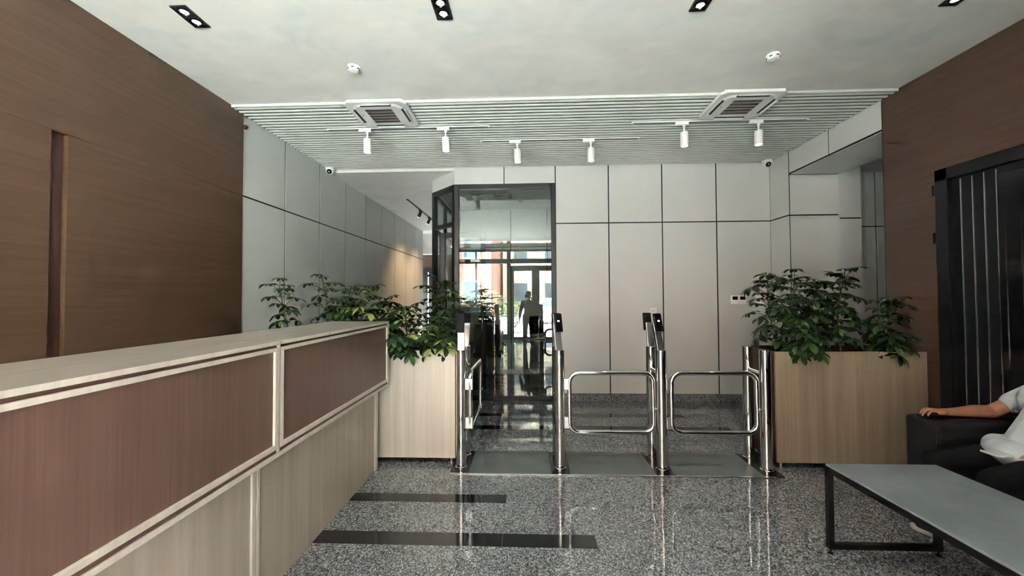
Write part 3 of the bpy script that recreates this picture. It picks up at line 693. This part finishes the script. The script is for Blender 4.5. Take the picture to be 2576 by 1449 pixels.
# ------------------------------------------------------------------ lounge corner: table, sofa
t = thing('coffee_table', 'low grey topped coffee table with a thin black steel frame', 'table', (2.055, 1.73, 0))
TX0, TX1, TY0, TY1, TZ = 1.742, 2.372, 1.12, 2.335, .512
box(TX0+.004, TX1-.004, TY0+.004, TY1-.004, TZ-.012, TZ).build('table_top', 'concrete_top', t, bevel=.002, segs=1)
fr = 'black_metal'; q = .030
for y in (TY0, TY1-q):
    for x in (TX0, TX1-q): box(x, x+q, y, y+q, .055, TZ-.012).build('leg', fr, t, bevel=.002, segs=1)
    box(TX0+q, TX1-q, y, y+q, .030, .058).build('bottom_bar', fr, t); box(TX0+q, TX1-q, y, y+q, TZ-.042, TZ-.012).build('top_bar', fr, t)
    for x in (TX0, TX1-q): 
        box(x, x+q, y, y+q, .030, .056).build('corner', fr, t); B().lathe((x+.015, y+.015, 0), (x+.015, y+.015, .03), [(0, .014), (.006, .014), (.008, .005), (.030, .005)], 12).build('foot', fr, t)
for x in (TX0, TX1-q): box(x, x+q, TY0+q, TY1-q, TZ-.042, TZ-.012).build('side_bar', fr, t)

t = thing('sofa', 'black fabric sofa along the brown right wall', 'sofa', (3.03, 1.7, 0))
box(2.64, 3.42, .80, 2.54, .10, .30).build('base', 'sofa_black', t, bevel=.02)
box(2.60, 3.43, 2.54, 2.76, .06, .684).build('armrest', 'sofa_black', t, bevel=.028, segs=4)
box(2.60, 3.43, .58, .80, .06, .684).build('armrest', 'sofa_black', t, bevel=.028, segs=4)
box(3.28, 3.43, .80, 2.54, .10, .80).build('backrest', 'sofa_black', t, bevel=.03, segs=4)
for a, b in ((.805, 1.668), (1.672, 2.535)): box(2.62, 3.28, a, b, .30, .43).build('seat_cushion', 'sofa_black', t, bevel=.03, segs=4)
for x in (2.67, 3.37):
    for y in (.66, 2.68): B().cyl((x, y, 0), (x, y, .06), .022, 12).build('leg', 'black_metal', t)

# ------------------------------------------------------------------ people
def fused(name, b, mat, parent, voxel=.007, smooth=4, vis=True):
    o = b.build(name, mat, parent)
    r = o.modifiers.new('fuse', 'REMESH'); r.mode = 'VOXEL'; r.voxel_size = voxel; r.use_smooth_shade = True
    s = o.modifiers.new('smooth', 'SMOOTH'); s.factor = .5; s.iterations = smooth
    return o
def chain(b, pts):
    for (p, r), (p2, r2) in zip(pts, pts[1:]): b.capsule(p, r, p2, r2)
def head_into(b, c, R):
    """head volume: c centre, R 3x3 with columns right, forward, up"""
    f = lambda x, y, z: Vector(c) + R @ Vector((x, y, z))
    b.ell(f(0, -.012, .022), (.073, .092, .090), R); b.ell(f(0, .018, -.035), (.058, .066, .075), R)
    b.ell(f(0, .045, -.082), (.030, .030, .026), R)
    b.capsule(f(0, .083, .012), .008, f(0, .102, -.020), .013); b.capsule(f(-.012, .088, -.024), .008, f(.012, .088, -.024), .008)
    b.capsule(f(-.04, .072, .030), .010, f(.04, .072, .030), .010); b.capsule(f(-.018, .080, -.052), .007, f(.018, .080, -.052), .007)
    for s in (-1, 1):
        b.ell(f(s*.074, -.008, .0), (.010, .020, .032), R); b.ell(f(s*.040, .060, -.022), (.020, .018, .020), R)
def head_parts(t, c, R):
    f = lambda x, y, z: Vector(c) + R @ Vector((x, y, z))
    for s in (-1, 1):
        e = B().ell(f(s*.030, .074, .010), (.0115, .0115, .0095), R, 12, 8).build('eye', 'eye', t, smooth=True)
        B().ell(f(s*.030, .0835, .010), (.0048, .003, .0048), R, 10, 6).build('iris', 'iris', e, smooth=True)
        B().tube([f(s*.016, .086, .026), f(s*.030, .086, .031), f(s*.046, .076, .027)], [.003, .004, .002], 6).build('eyebrow', 'hair', t, smooth=True)
    B().ell(f(0, .0855, -.053), (.021, .006, .007), R, 12, 8).build('mouth', 'lip', t, smooth=True)
    h = B(); h.ell(f(0, -.022, .040), (.080, .092, .084), R); h.ell(f(0, -.045, -.010), (.072, .066, .075), R); h.capsule(f(-.05, .052, .085), .022, f(.05, .052, .085), .022)
    fused('hair', h, 'hair', t, .006, 3)
def hand_into(b, wrist, knuck, side, curl, spread=.02, thumb=1, up=Vector((0, 0, 1))):
    """wrist/knuckle-line centre points; side = unit vector across the palm towards the thumb; curl = finger bend vectors"""
    wrist, knuck = Vector(wrist), Vector(knuck); side = Vector(side); d = (knuck-wrist).normalized()
    for k in range(4):
        o = (1.5-k)*spread; L = (.88, 1.0, .95, .76)[k]
        kn = knuck + side*o*1.0 + d*(.004, .010, .006, -.006)[k]
        b.capsule(wrist+side*o*.55, .014, kn, .0105)
        p = kn
        for j, (ln, r) in enumerate(((.040, .0080), (.026, .0072), (.020, .0062))):
            dd_ = (d*curl[j][0]+up*curl[j][1]).normalized(); n = p+dd_*ln*L; b.capsule(p, r+.0006, n, r); p = n
    tb = wrist+side*.022+d*.02; t1 = tb+side*.024+d*.030-up*.006; t2 = t1+side*.004+d*.030-up*.004
    b.capsule(wrist+side*.010, .016, tb, .014); b.capsule(tb, .013, t1, .0105); b.capsule(t1, .0105, t2, .0085)

# person seated on the sofa, right arm along the armrest
P = thing('person', 'person in a pale grey shirt sitting on the black sofa, arm along the armrest', 'person', (2.95, 2.28, .43))
b = B()
sh_r, el_r, wr_r = (3.235, 2.52, .90), (3.045, 2.645, .728), (2.775, 2.652, .722)
chain(b, [((2.86, 2.28, .545), .115), ((2.96, 2.28, .70), .125), ((3.10, 2.28, .90), .13), ((3.17, 2.28, 1.02), .07), ((3.19, 2.28, 1.10), .052), ((3.185, 2.28, 1.17), .05)])
b.capsule((3.16, 2.13, .95), .065, (3.16, 2.43, .95), .065); b.capsule((2.86, 2.19, .53), .09, (2.86, 2.37, .53), .09)
chain(b, [((3.18, 2.44, .955), .058), (sh_r, .050), (el_r, .041), ((2.95, 2.65, .730), .0405), ((2.85, 2.652, .724), .030), (wr_r, .0235), ((2.745, 2.652, .724), .022)])
chain(b, [((3.18, 2.12, .955), .058), ((3.22, 2.03, .86), .050), ((3.08, 1.965, .655), .041), ((2.92, 2.00, .635), .037), ((2.765, 2.045, .640), .024)])
b.capsule((3.07, 2.19, .86), .115, (3.07, 2.37, .86), .115)
hand_into(b, (2.755, 2.652, .722), (2.685, 2.652, .733), (0, -1, 0), ((.95, -.10), (.72, -.70), (.35, -.95)), .0215)
hand_into(b, (2.75, 2.05, .642), (2.68, 2.085, .652), (.45, .89, 0), ((.95, -.1), (.9, -.40), (.8, -.6)), .0205)
for s, kx, fx in ((.12, (2.475, 2.44, .49), (2.56, 2.47, .11)), (-.11, (2.475, 2.14, .50), (2.58, 2.22, .11))):
    chain(b, [((2.86, 2.28+s*.8, .525), .085), (kx, .058), (fx, .042)])
hc = (3.165, 2.28, 1.285); hR = Matrix(((0, -1, 0), (1, 0, 0), (0, 0, 1)))   # columns: right=+y, forward=-x, up=+z
head_into(b, hc, hR)
body = fused('body', b, 'skin', P, .0046, 3)
head_parts(P, hc, hR)
s = B()
chain(s, [((2.865, 2.28, .60), .135), ((2.95, 2.28, .70), .142), ((3.09, 2.28, .90), .142), ((3.15, 2.28, .99), .09)])
s.capsule((3.155, 2.13, .955), .078, (3.155, 2.43, .955), .078)
s.capsule((3.065, 2.19, .86), .128, (3.065, 2.37, .86), .128); s.ell((2.82, 2.28, .575), (.165, .185, .085), Matrix.Rotation(.25, 3, 'Y')); s.capsule((2.80, 2.16, .60), .07, (2.80, 2.40, .60), .07)
chain(s, [((3.17, 2.44, .96), .074), (sh_r, .070), ((3.135, 2.592, .805), .064)]); s.capsule((3.135, 2.592, .805), .064, (3.128, 2.595, .797), .064)
chain(s, [((3.17, 2.12, .96), .074), ((3.22, 2.03, .86), .068), ((3.17, 2.01, .74), .060)])
fused('shirt', s, 'shirt', P, .0075, 3)
s = B(); pts = [(2.76, 2.26, .592), (2.70, 2.262, .606), (2.65, 2.264, .608), (2.615, 2.266, .602), (2.592, 2.268, .604)]
for (p, q_) in zip(pts, pts[1:]): s.obox((Vector(p)+Vector(q_))/2, ((Vector(p)-Vector(q_)).length*.56, .045, .0065), Matrix.Rotation(math.atan2(q_[2]-p[2], p[0]-q_[0]), 3, 'Y'))
fused('shirt_tail', s, 'shirt', P, .004, 2)
s = B()
s.capsule((2.90, 2.20, .53), .105, (2.90, 2.36, .53), .105)
for s_, kx, fx in ((.12, (2.475, 2.44, .49), (2.56, 2.47, .14)), (-.11, (2.475, 2.14, .50), (2.58, 2.22, .14))):
    chain(s, [((2.87, 2.28+s_*.8, .53), .098), (kx, .070), (fx, .060)]); s.cyl(fx, Vector(fx)+Vector((.004, 0, -.03)), .060, 18)
fused('trousers', s, 'trousers', P, .0085, 3)
B().tube([(2.775+.10*math.cos(a), 2.28+.165*math.sin(a), .548+.06*math.cos(a)) for a in [math.pi*2*i/24 for i in range(24)]], .013, 8, True).build('belt', 'belt', P, smooth=True)
def shoe(P, heel, toe, ankle):
    heel, toe = Vector(heel), Vector(toe); d = (toe-heel).normalized(); sd_ = Vector((-d.y, d.x, 0)); up = Vector((0, 0, 1)); L = (toe-heel).length
    prof = [(0, .026), (.03, .034), (.35, .036), (.62, .046), (.82, .044), (.95, .028), (1.0, .008)]
    ring = [(u, w_) for u, w_ in prof]; poly = [heel+d*L*u+sd_*w_ for u, w_ in ring]+[heel+d*L*u-sd_*w_ for u, w_ in reversed(ring)]
    so = B().prism([(p.x, p.y) for p in poly], .002, .026).build('sole', 'sole_white', P, bevel=.005)
    u_ = B(); u_.capsule(heel+d*.045+up*.055, .036, heel+d*L*.45+up*.055, .038); u_.capsule(heel+d*L*.45+up*.05, .036, heel+d*L*.80+up*.042, .030); u_.capsule(heel+d*.05+up*.06, .036, Vector(ankle), .038)
    up_o = fused('shoe_upper', u_, 'shoe_black', P, .006, 3)
    for k in range(4):
        c = heel+d*L*(.42+.07*k)+up*(.092-.007*k); B().tube([c-sd_*.022-up*.006, c, c+sd_*.022-up*.006], .0028, 6).build('lace', 'sole_white', up_o)
shoe(P, (2.60, 2.36, 0), (2.47, 2.60, 0), (2.565, 2.45, .12)); shoe(P, (2.635, 2.07, 0), (2.545, 2.33, 0), (2.585, 2.20, .12))

# the photographer, seen as a reflection in the office glass
P = thing('person', 'standing person in dark clothes holding up a phone, reflected in the office glass', 'person', (.05, -.45, 0))
b = B(); X0, Y0 = .05, -.46
chain(b, [((X0, Y0, .90), .125), ((X0, Y0, 1.05), .115), ((X0, Y0, 1.22), .125), ((X0, Y0+.01, 1.36), .065), ((X0, Y0+.02, 1.44), .052)])
b.capsule((X0-.15, Y0, 1.31), .058, (X0+.15, Y0, 1.31), .058); b.capsule((X0-.07, Y0, .88), .10, (X0+.07, Y0, .88), .10)
chain(b, [((X0-.16, Y0, 1.31), .055), ((X0-.24, Y0-.01, 1.05), .042), ((X0-.27, Y0+.05, .83), .026)]); hand_into(b, (X0-.27, Y0+.05, .82), (X0-.275, Y0+.065, .745), (.3, .95, 0), ((.95, .0), (.9, .0), (.8, .0)), .019, up=Vector((1, 0, 0)))
chain(b, [((X0+.16, Y0, 1.31), .055), ((X0+.23, Y0+.10, 1.10), .042), ((X0+.12, Y0+.30, 1.40), .026)]); hand_into(b, (X0+.115, Y0+.31, 1.41), (X0+.065, Y0+.345, 1.46), (-.5, .1, .86), ((.9, .0), (.6, .0), (.3, .0)), .018, up=Vector((-.3, .9, 0)))
for s_ in (-1, 1): chain(b, [((X0+s_*.085, Y0, .88), .085), ((X0+s_*.10, Y0+.01, .47), .058), ((X0+s_*.105, Y0-.01, .09), .042)])
hc = (X0, Y0+.035, 1.54); hR = Matrix.Identity(3); head_into(b, hc, hR)
fused('body', b, 'skin', P, .008, 3); head_parts(P, hc, hR)
s = B(); chain(s, [((X0, Y0, .93), .138), ((X0, Y0, 1.05), .132), ((X0, Y0, 1.22), .138), ((X0, Y0, 1.33), .085)]); s.capsule((X0-.15, Y0, 1.31), .070, (X0+.15, Y0, 1.31), .070); s.capsule((X0-.07, Y0, .90), .112, (X0+.07, Y0, .90), .112)
chain(s, [((X0-.16, Y0, 1.31), .068), ((X0-.24, Y0-.01, 1.05), .055), ((X0-.262, Y0+.03, .90), .046)]); chain(s, [((X0+.16, Y0, 1.31), .068), ((X0+.23, Y0+.10, 1.10), .055), ((X0+.15, Y0+.25, 1.32), .044)])
fused('shirt', s, 'shirt_dark', P, .009, 3)
s = B(); s.capsule((X0-.07, Y0, .86), .112, (X0+.07, Y0, .86), .112)
for s_ in (-1, 1): chain(s, [((X0+s_*.085, Y0, .86), .098), ((X0+s_*.10, Y0+.01, .47), .072), ((X0+s_*.105, Y0-.01, .10), .062)])
fused('trousers', s, 'trousers', P, .009, 3)
for s_ in (-1, 1): shoe(P, (X0+s_*.10, Y0-.07, 0), (X0+s_*.125, Y0+.20, 0), (X0+s_*.105, Y0-.01, .12))
t = thing('phone', 'slim black phone held up by the standing person', 'phone', (0.02, -.075, 1.5))
box(-.055, .095, -.082, -.074, 1.463, 1.537).build('case', 'black_gloss', t, bevel=.003); B().cyl((-.035, -.0745, 1.52), (-.035, -.0725, 1.52), .012, 16).build('lens', 'black_plastic', t)

# ------------------------------------------------------------------ office furniture behind the glass
t = thing('office_chair', 'black mesh office chair with a headrest behind the glass', 'chair', (-.69, 6.75, 0))
cx, cy_ = -.69, 6.75
for k in range(5):
    a = 2*math.pi*k/5+.3; e = Vector((cx+.29*math.cos(a), cy_+.29*math.sin(a), .085))
    B().tube([(cx, cy_, .12), (cx+.15*math.cos(a), cy_+.15*math.sin(a), .105), e], [.024, .019, .014], 8).build('base_spoke', 'black_plastic', t, smooth=True)
    B().cyl(e+Vector((-.02*math.sin(a), .02*math.cos(a), -.055)), e+Vector((.02*math.sin(a), -.02*math.cos(a), -.055)), .030, 14).build('castor', 'black_plastic', t)
B().lathe((cx, cy_, .10), (cx, cy_, .44), [(0, .03), (.15, .03), (.151, .018), (.34, .018)], 14).build('column', 'chrome', t, smooth=30)
box(cx-.245, cx+.245, cy_-.20, cy_+.28, .44, .52).build('seat', 'sofa_black', t, bevel=.03, segs=4)
s = B(); nx, nz = 7, 8
for sgn, th in ((1, 0), (-1, .02)):
    pass
for i in range(nz+1):
    z = .56+.46*i/nz; wd = .20+.035*math.sin(math.pi*(i/nz)**.8)
    for j in range(nx+1):
        u = -1+2*j/nx; s.v.append(Vector((cx+wd*u, cy_-.24+.05*u*u-.03*math.sin(math.pi*i/nz), z)))
for i in range(nz):
    for j in range(nx): a = i*(nx+1)+j; s.f.append((a, a+1, a+nx+2, a+nx+1)); s.mi.append(0)
o = s.build('backrest', 'sofa_black', t, smooth=True); so = o.modifiers.new('solid', 'SOLIDIFY'); so.thickness = .022
B().tube([(cx, cy_-.20, .47), (cx, cy_-.30, .52), (cx, cy_-.31, .85), (cx, cy_-.28, 1.06)], .018, 10).build('spine', 'black_plastic', t, smooth=True)
box(cx-.135, cx+.135, cy_-.30, cy_-.25, 1.06, 1.17).build('headrest', 'sofa_black', t, bevel=.022, segs=4)
for sg in (-1, 1):
    B().tube([(cx+sg*.22, cy_+.02, .47), (cx+sg*.28, cy_+.02, .50), (cx+sg*.285, cy_+.02, .67)], .016, 10).build('arm_support', 'black_plastic', t, smooth=True)
    box(cx+sg*.285-.04, cx+sg*.285+.04, cy_-.12, cy_+.14, .67, .70).build('arm_pad', 'black_plastic', t, bevel=.012, segs=3)
t = thing('office_desk', 'pale topped office desk behind the glass', 'desk', (.6, 7.1, 0))
box(-.09, 1.35, 6.75, 7.45, .70, .73).build('desk_top', 'oak_along', t, bevel=.003)
for x in (.0, 1.25): box(x, x+.05, 6.80, 7.40, 0, .70).build('leg', 'black_metal', t)
box(.05, 1.25, 7.36, 7.38, .25, .70).build('modesty_panel', 'black_metal', t)
t = thing('monitor', 'black computer monitor standing on the office desk', 'monitor', (.22, 7.05, .73))
R = Matrix.Rotation(.9, 3, 'Z') @ Matrix.Rotation(.12, 3, 'X')
B().obox((.21, 7.05, .98), (.27, .014, .165), R).build('screen', 'black_gloss', t, bevel=.006); B().tube([(.21, 7.08, .735), (.21, 7.07, .95)], .018, 10).build('stand', 'brushed_steel', t); box(.11, .31, 6.98, 7.18, .73, .742).build('base', 'brushed_steel', t)
t = thing('paper_stack', 'loose white papers lying on the office desk edge', 'papers', (.02, 6.85, .73)); 
B().obox((.03, 6.86, .7325), (.105, .15, .0020), Matrix.Rotation(.2, 3, 'Z')).build('sheet', 'white_plastic', t); B().obox((.05, 6.88, .7365), (.105, .15, .0018), Matrix.Rotation(-.15, 3, 'Z')).build('sheet', 'white_plastic', t)

# ------------------------------------------------------------------ the street outside, seen in the reflections
struct(box(-40, 40, -45, -2.05, -.25, -.02).build('pavement', 'paving'), 'sunlit street and pavement outside')
def building(x0, x1, y, h, base, upper, label, storeys):
    t = thing('building', label, 'building', ((x0+x1)/2, y-4, 0), 'buildings across the street')
    box(x0, x1, y-8, y, -.1, 4.2).build('ground_floor', base, t); box(x0, x1, y-8, y-.1, 4.2, h).build('upper_wall', upper, t); box(x0-.2, x1+.2, y-8.2, y+.3, h, h+.4).build('roof', 'facade_cream', t)
    n = int((x1-x0)/2.6)
    for s_ in range(storeys):
        for k in range(n):
            x = x0+1.3+k*2.6; z = 1.0+s_*3.3; yy = y if s_ == 0 else y-.1
            wn = box(x-.65, x+.65, yy-.05, yy+.04, z, z+1.7).build('window', 'facade_cream', t); box(x-.56, x+.56, yy+.02, yy+.05, z+.09, z+1.61).build('pane', 'window_far', wn)
            if s_: box(x-.75, x+.75, yy-.02, yy+.12, z-.12, z-.02).build('sill', 'facade_cream', t)
    for k in range(n+1): x = x0+k*2.6; box(x-.18, x+.18, y-.05, y+.12, 0, h).build('pilaster', 'facade_cream', t)
building(-21, -2.2, -17, 11, 'brick_red', 'brick_red', 'red walled building with cream pilasters across the street', 3)
building(-1.8, 18, -21, 13, 'facade_cream', 'facade_cream', 'cream walled building across the street, beside the red one', 4)
def shrub(x, y, r, h, label, seed):
    rnd = random.Random(seed); t = thing('shrub', label, 'shrub', (x, y, 0), 'shrubs on the pavement outside'); b = B()
    for k in range(420):
        a = rnd.uniform(0, 6.283); zz = rnd.uniform(-.9, 1); rr = math.sqrt(max(0, 1-zz*zz))*rnd.uniform(.75, 1.05)
        p = Vector((x+r*rr*math.cos(a), y+r*rr*math.sin(a), h*.55+h*.45*zz)); R = Matrix.Rotation(rnd.uniform(0, 6.28), 3, 'Z') @ Matrix.Rotation(rnd.uniform(-1, 1), 3, 'X'); l = rnd.uniform(.05, .10)
        b.add([p+R @ Vector(q_) for q_ in ((-l, 0, 0), (0, -l*.4, .01), (l, 0, 0), (0, l*.4, .01))], [(0, 1, 2, 3)])
    b.build('foliage', 'hedge', t)
    for k in range(4): B().tube([(x+.03*k-.05, y, 0), (x+(.25*k-.4)*r, y+.1*(k % 2), h*.8)], [.018, .006], 6).build('stem', 'tree_bark', t)
for k, (x, y, r, h) in enumerate(((-3.7, -5.0, .52, 1.9), (-2.6, -4.7, .50, 1.6), (-1.5, -5.1, .52, 1.8), (-.62, -4.8, .33, 1.5), (-4.8, -5.2, .52, 2.1))):
    shrub(x, y, r, h, 'green leafy shrub outside, ' + ('second from the left', 'third from the left', 'fourth from the left', 'nearest the entrance door', 'leftmost of the row')[k], k)
t = thing('parked_car', 'white car parked on the street outside', 'car', (1.6, -10.5, 0))
pr = [(-2.1, .35), (-2.05, .75), (-1.3, .92), (-.7, 1.38), (.7, 1.42), (1.35, .98), (2.05, .85), (2.12, .40)]
b = B(); n = len(pr); v = [(1.6+x, yy, z) for yy in (-11.3, -9.7) for x, z in pr]
b.add(v, [tuple(range(n)), tuple(range(2*n-1, n-1, -1))]+[(k, n+k, n+(k+1) % n, (k+1) % n) for k in range(n)]); b.build('body', 'car_white', t, bevel=.06)
b = B(); pg = [(-.62, 1.30), (-1.05, .95), (1.10, .98), (.62, 1.34)]; b.add([(1.6+x, -9.69, z) for x, z in pg]+[(1.6+x, -9.72, z) for x, z in pg], [(0, 1, 2, 3), (7, 6, 5, 4), (0, 4, 5, 1), (1, 5, 6, 2), (2, 6, 7, 3), (3, 7, 4, 0)]); b.build('side_window', 'window_far', t)
for x in (-1.35, 1.35):
    for y in (-11.25, -9.9): B().cyl((1.6+x, y, .32), (1.6+x, y+.22, .32), .32, 20).build('wheel', 'rubber', t)
